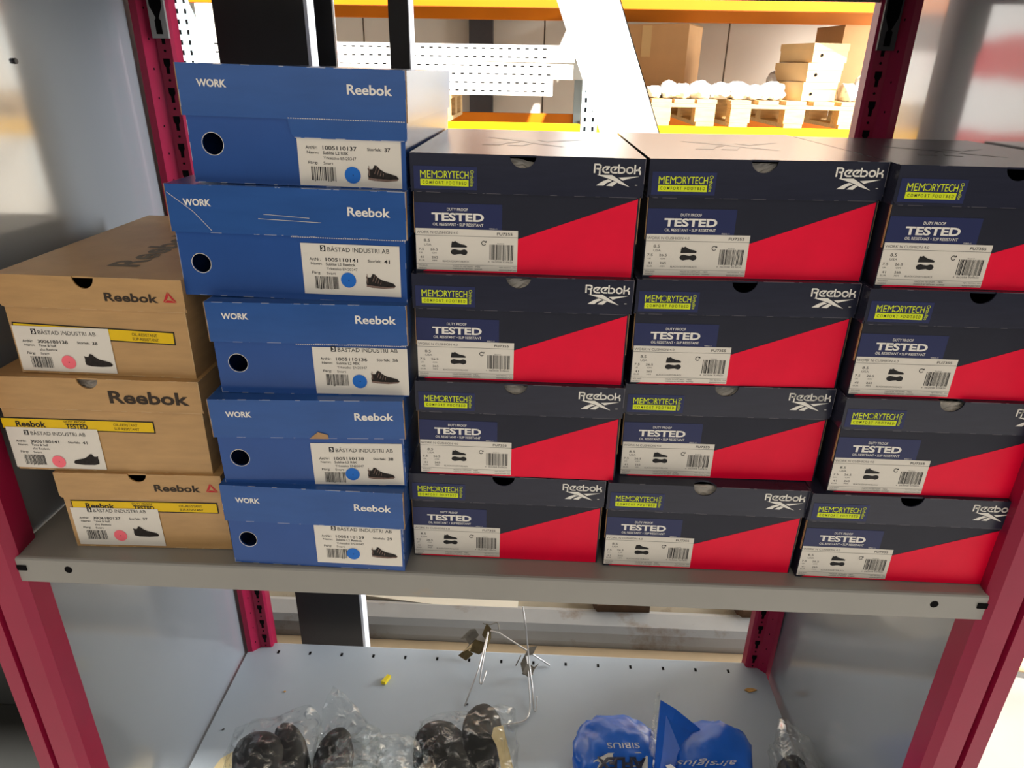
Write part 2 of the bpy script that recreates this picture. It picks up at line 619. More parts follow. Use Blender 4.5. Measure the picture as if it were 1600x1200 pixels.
def shared(key, name, parent, maker):
    """first use builds the mesh, later uses share it"""
    if key in _shared:
        return link(bpy.data.objects.new(name, _shared[key]), parent)
    o = maker()
    _shared[key] = o.data
    return o


def shoebox_root(x, y, z, yaw, roll, label, group):
    r = empty('shoe_box', (x, y, z), (0, math.radians(roll), math.radians(yaw)))
    return tag(r, label, 'shoe box', group)


NW, NH, NL, NLN = .193, .1017, .032, .262
G_N = 'navy and red shoe boxes on the shelf'


def navy_box(x, y, z, yaw, roll, label, paper, topn=False):
    r = shoebox_root(x, y, z, yaw, roll, label, G_N)
    bm_, lm_ = carton_meshes(('navy', topn), NW, NH, NL, NLN, 'navy', 'navy_body', notch=(-.0035, .0112, .0105), top_notch=topn, corner=.006)
    body = link(bpy.data.objects.new('body', bm_), r)
    lid = link(bpy.data.objects.new('lid', lm_), r)
    shared('n_red', 'red_panel', body, lambda: Print(-.0002).poly([(-.0905, -.0002, .0004), (.0950, -.0002, .0004), (.0950, -.0002, .0685)]).build('red_panel', 'red', body))
    shared('n_flap', 'cut_edge', body, lambda: MB().box(.0966, .0008, .030, .0972, .0035, .0695).build('cut_edge', 'kraft_edge', body))
    shared('n_flap2', 'cut_edge', body, lambda: MB().box(-.0972, .0008, .034, -.0966, .0030, .0695).build('cut_edge', 'kraft_edge', body))

    def brand():
        P = Print(-E_ - .0002)
        vector_word(P, 56, 89.6, 38.5, 6.6)
        return P.build('brand_lettering', 'white_print', lid)

    def emblem():
        P = Print(-E_ - .0002)
        for s in EMB:
            P.shape(s, 58.5, 78.6, 35.5, 9.4)
        P.rect(91, 80, 93, 80.5)
        return P.build('brand_emblem', 'white_print', lid)
    shared('n_brand', 'brand_lettering', lid, brand)
    shared('n_emblem', 'brand_emblem', lid, emblem)
    st = shared('n_fs', 'footbed_sticker', r, lambda: thin_card('footbed_sticker', 'sticker_navy', r, -95.5, 72.4, -42, 91.2, -E_ - .0001))

    def ftext():
        P = Print(-E_ - .0004)
        P.text('MEM', -90, 81.6, 14.4, 6.0, 0)
        # the letter after MEM is an O open at its left
        P.stroke([(math.cos(math.radians(a)), math.sin(math.radians(a))) for a in range(-140, 141, 20)], .8, 2.5, 2.6, -73.0, 84.6)
        P.text('RYTECH', -69.8, 81.6, 20.8, 6.0, .004)
        P.rect(-90, 75.2, -49, 80.6)
        P.text('Ortholite', -47.6, 75.4, 3.0, 13.2, .0, vertical=True)
        return P.build('footbed_lettering', 'lime', st)
    shared('n_ft', 'footbed_lettering', st, ftext)
    shared('n_ft2', 'bar_lettering', st, lambda: Print(-E_ - .0005).text('C O M F O R T   F O O T B E D', -88.2, 76.6, 37.5, 2.6, .012).build('bar_lettering', 'ink', st))
    ts = shared('n_ts', 'tested_sticker', r, lambda: thin_card('tested_sticker', 'sticker_navy', r, -96.2, 38.2, -20.3, 60.5, -.0001))

    def ttext():
        P = Print(-.0004)
        P.text('DUTY PROOF', -68, 54.2, 18, 2.5, .008)
        P.text('TESTED', -81.5, 45.3, 45.5, 7.2, .035)
        P.text('OIL RESISTANT • SLIP RESISTANT', -80.5, 41.2, 44, 2.5, .008)
        P.text('40862-11', -31.4, 39.3, 7, 1.0)
        return P.build('tested_lettering', 'white_print', ts)
    shared('n_tt', 'tested_lettering', ts, ttext)
    lb = shared('n_lb', 'size_label', r, lambda: thin_card('size_label', 'label', r, -95.8, 2.0, -6.2, 38.6, -.0003))

    def ltext():
        P = Print(-.0006)
        P.text('FU7355', -24.4, 34.2, 13.4, 2.4, .01)
        P.rect(-95.8, 32.55, -6.2, 32.8)
        P.rect(-95.8, 7.1, -6.2, 7.3)
        P.text('8.5', -88.8, 26.8, 5.4, 2.5)
        P.text('7.5', -93.7, 19.2, 4.8, 2.1)
        P.text('26.5', -83.2, 19.2, 6.6, 2.1)
        P.text('41', -92.6, 12.2, 3.4, 2.0)
        P.text('265', -82.1, 12.2, 5.4, 2.0)
        P.shape(ICON_SHOE, -64.8, 22.4, 14, 5.8)
        P.shape(SOLE, -65.3, 15.8, 15, 5.2)
        P.stroke([(math.cos(math.radians(a)), math.sin(math.radians(a))) for a in range(30, 331, 20)], .6, 1.8, 1.8, -36, 27)
        P.shape([(0, 0), (1, .2), (.6, 1)], -35.2, 27.4, 2, 1.9)
        P.bars(-30.7, 12.4, -9.8, 26.0, 5)
        return P.build('label_print', 'ink', lb)

    def ltext2():
        P = Print(-.0006)
        P.text('WORK N CUSHION 4.0', -95, 34.2, 36.6, 2.3)
        P.text('USA', -88.6, 23.4, 6.4, 1.9)
        P.text('UK', -93, 16.4, 3, 1.3)
        P.text('CM', -81.8, 16.4, 4, 1.3)
        P.text('EUR', -93.4, 9.6, 5, 1.3)
        P.text('MM', -81.6, 9.6, 4, 1.3)
        P.text('BLACK/CDGRY5/BLACK', -72.4, 9.3, 23.4, 1.5)
        P.text('Reebok', -24, 26.6, 6, .9)
        P.text('4  062058 929820', -32.2, 9.9, 22, 1.4)
        P.text('MADE IN VIETNAM    MEN', -63.3, 5.0, 24, 1.4)
        P.text('FABRIQUE AU VIETNAM    HOMMES', -63.3, 2.7, 26, 1.4)
        P.text('POLAND', -94, 5.0, 8, 1.2)
        P.text('MAROC', -94, 2.7, 7, 1.2)
        P.text('PJM 983904  094', -22, 5.0, 15, 1.2)
        P.text('4000402847202', -22.5, 2.7, 15.5, 1.2)
        return P.build('small_print', 'ink_grey', lb)
    shared('n_lt', 'label_print', lb, ltext)
    shared('n_lt2', 'small_print', lb, ltext2)
    if z > .28:     # faint emblem pressed into the top of the lid
        def top_emblem():
            mb = MB()
            for q in EMB:
                mb.poly([(-.045 + .10 * u, .075 + .085 * v, NH + .0002) for u, v in q])
            return mb.build('top_emblem', 'navy_matt', lid)
        shared('n_top', 'top_emblem', lid, top_emblem)
    if paper:
        tissue(r, -.0035, NH, paper, x * 10 + z * 30)
    return r


def order_label(r, x0, z0, num, size, name, name2, dot, dx, dz, sx, sz, wd=88, hd=47, y=-.0004, shoe='run', rot=0.0, z_off=0.0, tag_name='order_label'):
    """white order label: company line, article number, size, bar code, colour dot and a shoe picture"""
    hold = thin_card(tag_name, 'label', r, x0, z0, x0 + wd, z0 + hd, y)
    P = Print(y - .0003)
    zc = z0 + z_off
    P.rect(x0 + 17.5, zc + 37.2, x0 + 22.2, zc + 42.6)
    P.text('BÅSTAD INDUSTRI AB', x0 + 24, zc + 37.3, 55, 5.2, 0.0)
    P.text('ArtNr:', x0 + 7, zc + 28.8, 10, 2.6, .01)
    P.text(num, x0 + 21.5, zc + 28.4, 29, 3.3, .014)
    P.text('Storlek:', x0 + 59.5, zc + 28.8, 12, 2.6, .012)
    P.text(size, x0 + 74, zc + 28.4, 5, 3.3, .014)
    P.text('Namn:', x0 + 8, zc + 24.9, 10, 2.3, .01)
    P.text(name, x0 + 21.5, zc + 24.7, None, 2.6, .010)
    P.text(name2, x0 + 21.8, zc + 20.6, None, 2.5, .0)
    P.text('Färg:', x0 + 8.5, zc + 16.0, 8, 3.1, .008)
    P.text('Svart', x0 + 21.5, zc + 16.4, 8.4, 2.4, .0)
    P.bars(x0 + 10.5, zc + 3.2, x0 + 31.5, zc + 14.6, int(num) % 97)
    P.build('label_print', 'ink', hold)
    Q = Print(y - .0005)
    Q.text('3', x0 + 18.7, zc + 37.9, 2.5, 4.0, .03)
    Q.build('logo_mark', 'white_print', hold)
    D = Print(y - .0006)
    D.disc(x0 + dx, z0 + dz, 6.9)
    D.build('colour_dot', dot, hold)
    D = Print(y - .0008)
    D.disc(x0 + dx + .4, z0 + dz, .5, 8)
    D.build('dot_centre', 'ink', hold)
    S = Print(y - .0004)
    flip = shoe == 'left'
    sh = [((1 - q[0]) if flip else q[0], q[1]) for q in SHOE]
    S.shape(sh, x0 + sx, z0 + sz, 26.5, 13.2)
    S.build('shoe_picture', 'shoe_dark', hold)
    if shoe == 'run':
        S = Print(y - .0005)
        S.shape(SHOE_SOLE, x0 + sx, z0 + sz + .6, 26.5, 14.5)
        for k in range(4):
            S.stroke([(.30 + .07 * k, .80 - .12 * k), (.22 + .09 * k, .42 - .05 * k)], .5, 26.5, 14.5, x0 + sx, z0 + sz)
        S.stroke([(.04, .85), (.05, .3)], .6, 26.5, 14.5, x0 + sx, z0 + sz)
        S.build('shoe_picture_sole', 'shoe_mid', hold)
    return hold


G_B = 'blue shoe boxes in the tall stack'


def blue_box(i, pose, dims, label, hole, lab, work, brand, num, size, name, flap=None, perf=None):
    x, y, z, yaw, roll = pose
    W, h, lh = dims
    r = shoebox_root(x, y, z, yaw, roll, label, G_B)
    bm_, lm_ = carton_meshes(('blue', i), W, h, lh, .275, 'blue', 'blue_body', hole=hole, flap=flap)
    body = link(bpy.data.objects.new('body', bm_), r)
    lid = link(bpy.data.objects.new('lid', lm_), r)
    cx, cz, hr = hole
    ring = MB()
    for k in range(28):
        a0, a1 = 2 * math.pi * k / 28, 2 * math.pi * (k + 1) / 28
        ring.poly([(cx + q * math.cos(a), -.0002, cz + q * math.sin(a)) for q, a in ((hr, a0), (hr + .0005, a0), (hr + .0005, a1), (hr, a1))])
    ring.build('hole_rim', 'label', body)
    ql = W / 2 + E_
    MB().box(-ql - .0005, -E_ - .0002, h - lh, -ql + .0001, .0015, h).build('cut_edge', 'kraft_edge', lid)
    MB().box(ql - .0001, -E_ - .0002, h - lh, ql + .0004, .0010, h).build('cut_edge', 'kraft_edge', lid)
    P = Print(-E_ - .0002)
    P.text('WORK', work[0], work[1], 24.6, 6.0, .03)
    P.build('work_lettering', 'white_print', lid)
    P = Print(-E_ - .0002)
    P.text('Reebok', brand[0], brand[1], 37, 7.8, .022)
    P.build('brand_lettering', 'white_print', lid)
    if perf:
        px0, px1, pz = perf
        P = Print(-E_ - .0002)
        k = px0
        while k < px1:
            P.rect(k, pz, k + 1.3, pz + .55)
            k += 2.0
        P.build('perforation', 'label', lid)
    order_label(r, lab[0], lab[1], num, size, name[0], name[1], 'dot_blue', lab[2], lab[3], lab[4], lab[5], z_off=lab[6], hd=lab[7])
    return r, lid, body


G_T = 'tan shoe boxes at the left end of the shelf'


def tan_box(i, pose, dims, label, notch, lab, brand, tri, strip, num, size, paper=0, top=False):
    x, y, z, yaw, roll = pose
    W, h, lh = dims
    r = shoebox_root(x, y, z, yaw, roll, label, G_T)
    bm_, lm_ = carton_meshes(('tan', i), W, h, lh, .275, 'kraft', 'kraft', notch=notch, corner=.004)
    link(bpy.data.objects.new('body', bm_), r)
    lid = link(bpy.data.objects.new('lid', lm_), r)
    P = Print(-E_ - .0002)
    P.text('Reebok', brand[0], brand[1], brand[2], brand[3], .03)
    P.build('brand_lettering', 'brown_ink', lid)
    if tri:
        P = Print(-E_ - .0002)
        for s in DELTA:
            P.shape(s, tri[0], tri[1], 13, 10.5)
        P.build('brand_emblem', 'emblem_red', lid)
    x0, zc, rot = strip
    fr = thin_card('yellow_strip_border', 'ink', r, x0, zc - 6.6, x0 + 153.5, zc + 6.6, -.0001, rot)
    thin_card('yellow_strip', 'yellow_strip', fr, x0 + 1.2, zc - 5.4, x0 + 152.3, zc + 5.4, -.0003, rot)
    for words in ((('OIL-RESISTANT', 113, .5, 24, 2.9, 0), ('SLIP-RESISTANT', 113, -4.0, 25, 2.9, 0)), (('Reebok', 15, -3.5, 30, 6.6, .03),),
                  (('DUTY PROOF', 64, 2.4, 21.5, 2.2, .01), ('TESTED', 65, -4.4, 21.5, 5.8, .03))):
        P = Print(-.0006)
        for s_, wx, wz, ww, wh, bo in words:
            P.text(s_, x0 + wx, zc + wz, ww, wh, bo)
        ob = P.build('strip_lettering', 'ink', fr)
        c0 = Vector(((x0 + 76.75) / 1000, 0, zc / 1000))
        ob.data.transform(Matrix.Translation(c0) @ Matrix.Rotation(math.radians(-rot), 4, 'Y') @ Matrix.Translation(-c0))
    order_label(r, lab[0], lab[1], num, size, 'Time & half', 'sko Reebok', 'dot_pink', lab[2], lab[3], lab[4], lab[5], wd=92, hd=lab[6], y=-.0008,
                shoe=lab[7], z_off=lab[8])
    if paper:
        tissue(r, notch[0], h, paper, 3.3)
    if top:
        vs, fs, asp = glyphs('Reebok', .03)
        P = MB().add([(-.003 + .030 * (1 - v[1]) + .0, .036 + .155 * v[0], h + .0002) for v in vs], fs)
        P.build('top_lettering', 'grey_brown_ink', lid)
    return r, lid


# ================================================================== the setting
def struct(o):
    o['kind'] = 'structure'
    return o


FZ = -0.98
struct(MB().box(-5, -3.2, FZ - .05, 7.5, 5.25, FZ).build('floor', 'concrete'))
ceil = MB()  # unseen; gaps placed to pass the sun, the rest keeps it off
for cx0, cx1, cy0, cy1 in ((-5, 3.1, -3.2, -1.0), (6, 7.5, -3.2, -1.0), (-5, 7.5, 4.2, 5.25), (-5, -4, -1.0, 4.2), (6, 7.5, -1.0, 4.2)):
    ceil.box(cx0, cy0, 3.2, cx1, cy1, 3.26)
struct(ceil.build('ceiling', 'wall'))
wall = struct(MB().box(-5, 5.05, FZ, 7.5, 5.25, 3.2).build('wall_back', 'seam'))
for k in range(-4, 6):          # sheet panels of the back wall
    a = -0.768 + 1.31 * k
    MB().box(a + .006, 5.03, FZ, a + 1.304, 5.05, 3.2).build('wall_panel', 'wall', wall)
struct(MB().box(.01, 4.9, FZ, .175, 5.03, 3.2).build('trim_1', 'wall_dark'))

# ================================================================== the grey and crimson shelving
rack = tag(empty('storage_rack', (0.5, 0.2, FZ)), 'grey steel shelving with crimson posts that holds all the shoe boxes', 'shelving')
RO = Vector((0.5, 0.2, FZ))


def rk(o, parent=None):
    """parent to the rack without moving"""
    p = parent or rack
    o.parent = p
    if p is rack:
        o.location = -RO
    return o


ZT = 1.0       # top of the posts
ZL = -0.576    # lower shelf


def side_panel(x_at, y_end=.47, sgn=1):
    ny, nz_ = 40, 90
    vs, fs = [], []
    for j in range(nz_ + 1):
        for i in range(ny + 1):
            y = .004 + (y_end - .004) * i / ny
            z = FZ + .05 + (ZT - FZ - .05) * j / nz_
            vs.append((x_at(y, z), y, z))
    n1 = len(vs)
    vs += [(v[0] + sgn * .0012, v[1], v[2]) for v in vs]
    w = ny + 1
    for j in range(nz_):
        for i in range(ny):
            q = (j * w + i, j * w + i + 1, (j + 1) * w + i + 1, (j + 1) * w + i)
            fs.append(q)
            fs.append(tuple(k + n1 for k in reversed(q)))
    return rk(MB().add(vs, fs).build('side_panel', 'panel', None, smooth=True, fix=False))


def bump2(y, z, cy, cz, sy, sz):
    return math.exp(-((y - cy) / sy) ** 2 - ((z - cz) / sz) ** 2)


side_panel(lambda y, z: -.012 + .0015 * math.sin(5 * z + 3 * y), sgn=-1)
side_panel(lambda y, z: (1.005 + .020 * min(max((z - ZL) / .66, 0), 1.3) + .009 * bump2(y, z, .24, -.13, .08, .05) + .006 * bump2(y, z, .36, -.24, .10, .06)
                         - .006 * bump2(y, z, .36, -.11, .1, .03)) if z > ZL - .1 else 1.005, y_end=.503)

FR_PROF = [(.998, .034), (.995, .004), (1.0015, -.006), (1.0255, -.006), (1.027, .003), (1.031, .003), (1.0325, -.006), (1.050, -.006), (1.053, .0), (1.053, .034)]
for s in (0, 1):
    pr = FR_PROF if s else [(.996 - q[0], q[1]) for q in FR_PROF]
    rk(MB().prism(pr, FZ, ZT, 'z').build('front_post', 'crimson'))

# rear posts with key-hole slots
BK = [(1.006, .478), (1.006, .440), (.9975, .442), (.985, .455), (.966, .455), (.9625, .459), (.9625, .478)]
keyhole = [(-.0045, .007), (-.0045, -.0), (-.0022, -.004), (-.0022, -.012), (.0022, -.012), (.0022, -.004), (.0045, 0), (.0045, .007)]
kme = MB().prism(keyhole, -.0004, .0006).mesh('slot')
kme.materials.append(MT['dark'])
dme = MB().prism([(.0017 * math.cos(a * .7854), .0017 * math.sin(a * .7854)) for a in range(8)], -.0004, .0006).mesh('pin_hole')
dme.materials.append(MT['dark'])
sme = MB().prism([(.0009 * math.cos(a * 1.047), .0017 * math.sin(a * 1.047)) for a in range(6)], -.0004, .0006).mesh('small_hole')
sme.materials.append(MT['dark'])
for s in (0, 1):
    pr = BK if s else [(.999 - q[0], q[1]) for q in BK]
    post = rk(MB().prism(pr, FZ, ZT, 'z').build('rear_post', 'crimson'))
    xk = .9755 if s else .0235
    for k in range(34):
        z = -.66 + .0365 * k
        for me, nm, dz in ((kme, 'slot', 0), (dme, 'pin_hole', -.020)):
            o = link(bpy.data.objects.new(nm, me), post)
            o.location = (xk, .4548, z + dz)
        o = link(bpy.data.objects.new('small_hole', sme), post)
        o.location = ((.9915 if s else .0075), .4482, z - .006)
        o.rotation_euler = (0, 0, math.radians(-46 if s else 46))


def shelf_board(z, x0=-.008, x1=.998, slots=True, paint='shelf'):
    mb = MB()
    r = .003
    prof = [(0, z - .031), (0, z - r), (r * .3, z - r * .3), (r, z), (.466, z), (.469, z - .002), (.469, z - .031), (.466, z - .031), (.466, z - .004), (.004, z - .004), (.004, z - .031)]
    mb.prism(prof, x0, x1, 'x')
    o = rk(mb.build('shelf', paint))
    for hx in (.053, .946):
        hl = MB().prism([(hx + .0042 * math.cos(a * .5236), z - .0135 + .0042 * math.sin(a * .5236)) for a in range(12)], -.0003, .001)
        rk(hl.build('bolt_hole', 'dark'), o)
    sl = MB()
    k = .052
    while k < .97:
        sl.box(k - .0022, .440, z, k + .0022, .448, z + .0003)
        k += .0625
    if slots:
        rk(sl.build('slot_row', 'dark'), o)
    return o


shelf_board(0.0, slots=False)
shelf_board(ZL, paint='shelf_backlit')
up = shelf_board(0.590, slots=False)
for zz in (0.0, ZL, 0.59):      # hooked end brackets at the front corners
    for hx in (-.004, .986):
        e_ = rk(MB().box(hx, .001, zz - .030, hx + .014, .004, zz - .012).build('end_bracket', 'dark_steel'))
        rk(MB().box(hx + .0025, -.0012, zz - .016, hx + .0125, .0006, zz - .010).build('bracket_slot', 'dark'), e_)

# shelf hangers on the rear posts below the upper shelf
for s in (0, 1):
    sg = 1 if s else -1
    xc = .976 if s else .023
    pts = [(xc - .011, .503), (xc + .011, .503), (xc + .011, .60), (xc - .011, .60)]
    h_ = rk(MB().prism(pts, .450, .4545).build('shelf_hanger', 'dark_steel' if s else 'galv'))
    k = MB().prism([(xc - .004, .508), (xc + .004, .508), (xc + .004, .524), (xc + .0018, .527), (xc + .008, .541), (xc + .009, .57), (xc - .009, .57), (xc - .008, .541), (xc - .0018, .527), (xc - .004, .524)], .4492, .4501)
    rk(k.build('hanger_slot', 'dark'), h_)
rk(MB().prism(arc(.945, .585, .022, .04, -10, 80, 8) + [(.95, .60), (.930, .60), (.93, .59)], .452, .458).build('corner_gusset', 'galv'))

# dark plug standing in for a dent in the left panel
rk(MB().tube([(-.0115, .203, .472), (-.0095, .203, .472), (-.0088, .203, .472)], .0028, 10).build('dent_plug', 'dark_steel'))

# ================================================================== shoe boxes
POS = {'n1': [(.5101, .0282, 0, -.04, .61), (.5206, .0275, .1017, -.28, .34), (.5210, .0326, .2034, .09, .43), (.5223, .0398, .3051, 0, .56)],
       'n2': [(.7089, .0233, 0, 0, .63), (.7197, .0382, .1017, .38, -.12), (.7212, .0381, .2034, .94, -.28), (.7244, .0445, .3051, .26, -.62)],
       'n3': [(.9065, .0168, 0, -.4, .25), (.9184, .0199, .1017, .03, .26), (.9186, .0242, .2034, .04, .35), (.9219, .0293, .3051, .03, .42)]}
WHERE = {'n1': 'the navy stack next to the blue boxes', 'n2': 'the middle navy stack', 'n3': 'the navy stack by the right crimson post'}
LEVEL = ['bottom navy and red shoe box of ', 'navy red shoe box, second up, in ', 'navy red shoe box, third up, in ', 'topmost navy and red shoe box of ']
PAPER = {('n1', 3): .62, ('n1', 2): 1.0, ('n1', 1): .7, ('n2', 3): .9, ('n2', 1): 1.0, ('n2', 0): .8, ('n3', 1): 1.0}
for st in ('n1', 'n2', 'n3'):
    for lv in range(4):
        x, y, z, yaw, roll = POS[st][lv]
        navy_box(x, y, z + .0006, yaw, roll * .6, LEVEL[lv] + WHERE[st], PAPER.get((st, lv), 0), (st, lv) in (('n2', 0), ('n3', 1)))

RBK = 'Sublite L2 RBK'
REB = 'Sublite L2 Reebok'
YK = 'Yrkessko EN20347'
# label tuple: x0, z0, dot x, dot z, shoe x, shoe z, text offset, height
blue_box(0, (.3191, .0040, .0006, -1.02, .23), (.178, .095, .042), 'blue shoe box with size 39 label, at the bottom of the blue stack', (-.0711, .030, .0088),
         (-1.2, 6.0, 38, 13.0, 57, 9.5, 3.5, 46), (-76.8, 75.3), (42, 72.6), '1005110139', '39', (REB, YK))
r2, lid2, _ = blue_box(1, (.3227, .0111, .0955, 1.41, -.67), (.179, .093, .040), 'blue shoe box with size 38 label, second from the shelf in its stack', (-.0708, .0295, .0090),
                       (-.5, 1.0, 38, 12.0, 53, 6.5, -.8, 46), (-76.5, 74.6), (45, 72.6), '1005110138', '38', (RBK, YK))
MB().poly([(.0, -E_ - .0004, .0526), (.0185, -E_ - .0004, .0526), (.0185, -E_ - .0008, .0572), (.009, -E_ - .0010, .0602)]).build('torn_patch', 'kraft_edge', lid2)
blue_box(2, (.3276, .0229, .1885, .43, -.23), (.178, .090, .038), 'blue shoe box with size 36 label, third from the shelf in its stack', (-.0691, .0305, .0089),
         (1.9, 1.5, 42, 13.5, 53, 11.5, 5.5, 47), (-76.9, 74.0), (44.7, 72.4), '1005110136', '36', (RBK, YK), perf=(-12, 89, 51.2))
b4 = blue_box(3, (.3154, .0347, .2785, -1.22, .54), (.205, .099, .041), 'wide blue shoe box with size 41 label, second from the top', (-.0831, .0299, .0086),
              (9.2, 6.0, 41, 14.0, 57, 7.5, 2.0, 46), (-90, 81.0), (53.8, 77.0), '1005110141', '41', (REB, YK), perf=(2, 103, 57.2))
P = Print(-E_ - .0003)
P.stroke([(-103, 92), (-82, 76), (-68, 60)], .4, 1, 1, 0, 0)
P.stroke([(-20, 76), (20, 74)], .35, 1, 1, 0, 0)
P.stroke([(-25, 72), (30, 70.5)], .35, 1, 1, 0, 0)
P.build('crease', 'label', b4[1])
blue_box(4, (.3280, .0426, .3778, -.35, .92), (.184, .094, .040), 'blue shoe box with size 37 label, on top of the blue stack', (-.0721, .0319, .0090),
         (0.2, 1.0, 46, 9.8, 59, 5.5, 1.2, 46), (-78, 76.4), (45.8, 74.4), '1005110137', '37', (RBK, YK), flap=(-.0055, .0395), perf=(-5, 92, 54.6))

# label tuple: x0, z0, dot x, dot z, shoe x, shoe z, height, shoe kind, text offset
tan_box(0, (.1357, .0241, .0006, .98, -.29), (.167, .092, .030), 'tan shoe box with size 37 label, at the bottom of the tan stack', (.0003, .0095, .0090),
        (-79.1, 3.0, 46, 12.5, 61, 11.5, 46.5, 'oxford', 4.0), (15.3, 72.2, 47.5, 8.2), (68, 72.6), (-77, 52.0, 0), '3006180137', '37')
tan_box(1, (.1127, .0260, .0926, .65, .30), (.199, .104, .034), 'crumpled tan shoe box with size 41 label, in the middle of the tan stack', (-.0058, .0105, .0105),
        (-100.5, 2.5, 45, 8.0, 60, 5.0, 46, 'left', .5), (12.1, 78.6, 78, 13.6), None, (-104, 52.5, 0), '3006180141', '41', paper=.8)
tan_box(2, (.1252, .0329, .1970, .16, .61), (.170, .098, .031), 'tan shoe box with size 38 label, on top of the tan stack', (-.0037, .0100, .0112),
        (-83, 2.5, 47, 10.2, 63, 6.5, 45.5, 'oxford', .4), (13.1, 75.6, 50, 8.4), (67.2, 76.4), (-82.4, 42.6, -1.6), '3006180138', '38', top=True)

# ================================================================== on the lower shelf
def blob(name, mtl, c0, dims, seed, amp=.12, freq=18, peaks=(), parent=None, sub=4, flat=True, sq=0.75):
    bm = bmesh.new()
    bmesh.ops.create_icosphere(bm, subdivisions=sub, radius=1)
    off = Vector((seed * 3.1, seed * 1.7, seed * 5.3))
    for v in bm.verts:
        p = v.co.copy()
        p = Vector([math.copysign(abs(q) ** sq, q) for q in p])
        n = noise.fractal(p * (freq / 10) + off, 0.8, 2.1, 4)
        ridge = abs(noise.noise(p * (freq / 5) + off))
        k = 1 + amp * n - amp * .7 * ridge
        q = Vector((p.x * dims[0], p.y * dims[1], p.z * dims[2])) * k
        for pk, h, w in peaks:
            d = (p.normalized() - Vector(pk).normalized()).length
            q += Vector(pk) * h * math.exp(-(d / w) ** 2)
        if flat and q.z < -dims[2] * .82:
            q.z = -dims[2] * .82
        v.co = q
    me = bpy.data.meshes.new(name)
    bm.to_mesh(me)
    bm.free()
    me.materials.append(MT[mtl])
    me.polygons.foreach_set('use_smooth', [True] * len(me.polygons))
    o = link(bpy.data.objects.new(name, me), parent)
    o.location = c0
    return o


def shoe_body(name, sections, mtl, parent=None, n=20):
    """lofted body: sections of (centre, half width vector, half height vector)"""
    vs, fs = [], []
    for c_, a, b in sections:
        c_, a, b = Vector(c_), Vector(a), Vector(b)
        for k in range(n):
            t = 2 * math.pi * k / n
            vs.append(c_ + a * math.copysign(abs(math.cos(t)) ** .8, math.cos(t)) + b * math.copysign(abs(math.sin(t)) ** .8, math.sin(t)))
    m_ = len(sections)
    for i in range(m_ - 1):
        for k in range(n):
            fs.append((i * n + k, i * n + (k + 1) % n, (i + 1) * n + (k + 1) % n, (i + 1) * n + k))
    fs.append(tuple(range(n)))
    fs.append(tuple(range((m_ - 1) * n, m_ * n)))
    o = MB().add(vs, fs).build(name, mtl, parent, smooth=True)
    return o


def slab_shoe(px_top, px_bot, z_top, z_bot, width, thick, label, tilt=0.0):
    """a black rubber overshoe / insole pair seen from its rounded heel end"""
    a = at_z(px_top[0], px_top[1], z_top)
    z_bot = ZL + thick + .014
    b = at_z(px_bot[0], px_bot[1], z_bot)
    d = b - a
    side = Vector((math.cos(tilt), math.sin(tilt), 0))
    upv = side.cross(d).normalized()
    if upv.z < 0:
        upv = -upv
    secs = []
    for t, w, h in ((-.04, .25, .35), (0, .55, .6), (.08, .85, .85), (.2, 1.0, 1.0), (.45, .94, 1.0), (.7, 1.02, .95), (.95, 1.0, .8), (1.08, .7, .5)):
        secs.append((a + d * t - upv * thick * .5, side * (width / 2 * w), upv * (thick / 2 * h)))
    root = tag(empty('rubber_shoe', b), label, 'shoe', 'black shoes lying in clear bags')
    o = shoe_body('upper', [(Vector(c_) - b, x_, y_) for c_, x_, y_ in secs], 'rubber', root)
    secs2 = [(c_ - upv * thick * .42 - b, x_ * 1.05, y_ * .22) for c_, x_, y_ in secs]
    shoe_body('sole', secs2, 'rubber', root)
    return root


slab_shoe((405, 1134), (395, 1290), -.500, -.530, .088, .062, 'black shoe in clear bag nearest the left side panel', .1)
slab_shoe((452, 1124), (450, 1290), -.512, -.540, .070, .052, 'black shoe in clear bag leaning right of the leftmost one', -.3)
slab_shoe((523, 1132), (500, 1290), -.510, -.545, .062, .050, 'small black shoe heel under the peaked clear bag', .5)
slab_shoe((672, 1122), (745, 1260), -.500, -.535, .084, .055, 'black shoe with rounded heel in the middle clear bag', .55)
slab_shoe((757, 1097), (735, 1250), -.490, -.535, .066, .045, 'black shoe standing up beside the cream card', -.1)
slab_shoe((1240, 1172), (1238, 1300), -.520, -.545, .052, .050, 'dark shoe in a clear bag by the right side panel', 0)

G_P = 'clear plastic bags on the lower shelf'


def bag(px, z, dims, label, seed, peaks=(), mtl='clear', amp=.16):
    p = at_z(px[0], px[1], z)
    o = blob('plastic_bag', mtl, p, dims, seed, amp, 22, peaks)
    return tag(o, label, 'plastic bag', G_P)


bag((430, 1190), -.53, (.075, .07, .052), 'clear plastic bag around the leftmost black shoes', 1, peaks=(((.3, .9, .35), .02, .4),))
bag((545, 1185), -.53, (.055, .055, .050), 'clear plastic bag with a tall peak of film', 2, peaks=(((-.35, .75, .55), .055, .45),), amp=.2)
bag((590, 1225), -.52, (.085, .065, .060), 'crumpled shiny clear bag between the black shoes', 3, mtl='clear_dense', amp=.28)
bag((725, 1190), -.53, (.085, .075, .055), 'clear plastic bag around the two middle black shoes', 4, peaks=(((.6, .75, .4), .03, .35),))
bag((1245, 1205), -.535, (.036, .06, .042), 'small clear bag in the right corner of the lower shelf', 5, peaks=(((-.1, .8, .6), .02, .4),), mtl='clear_dense')

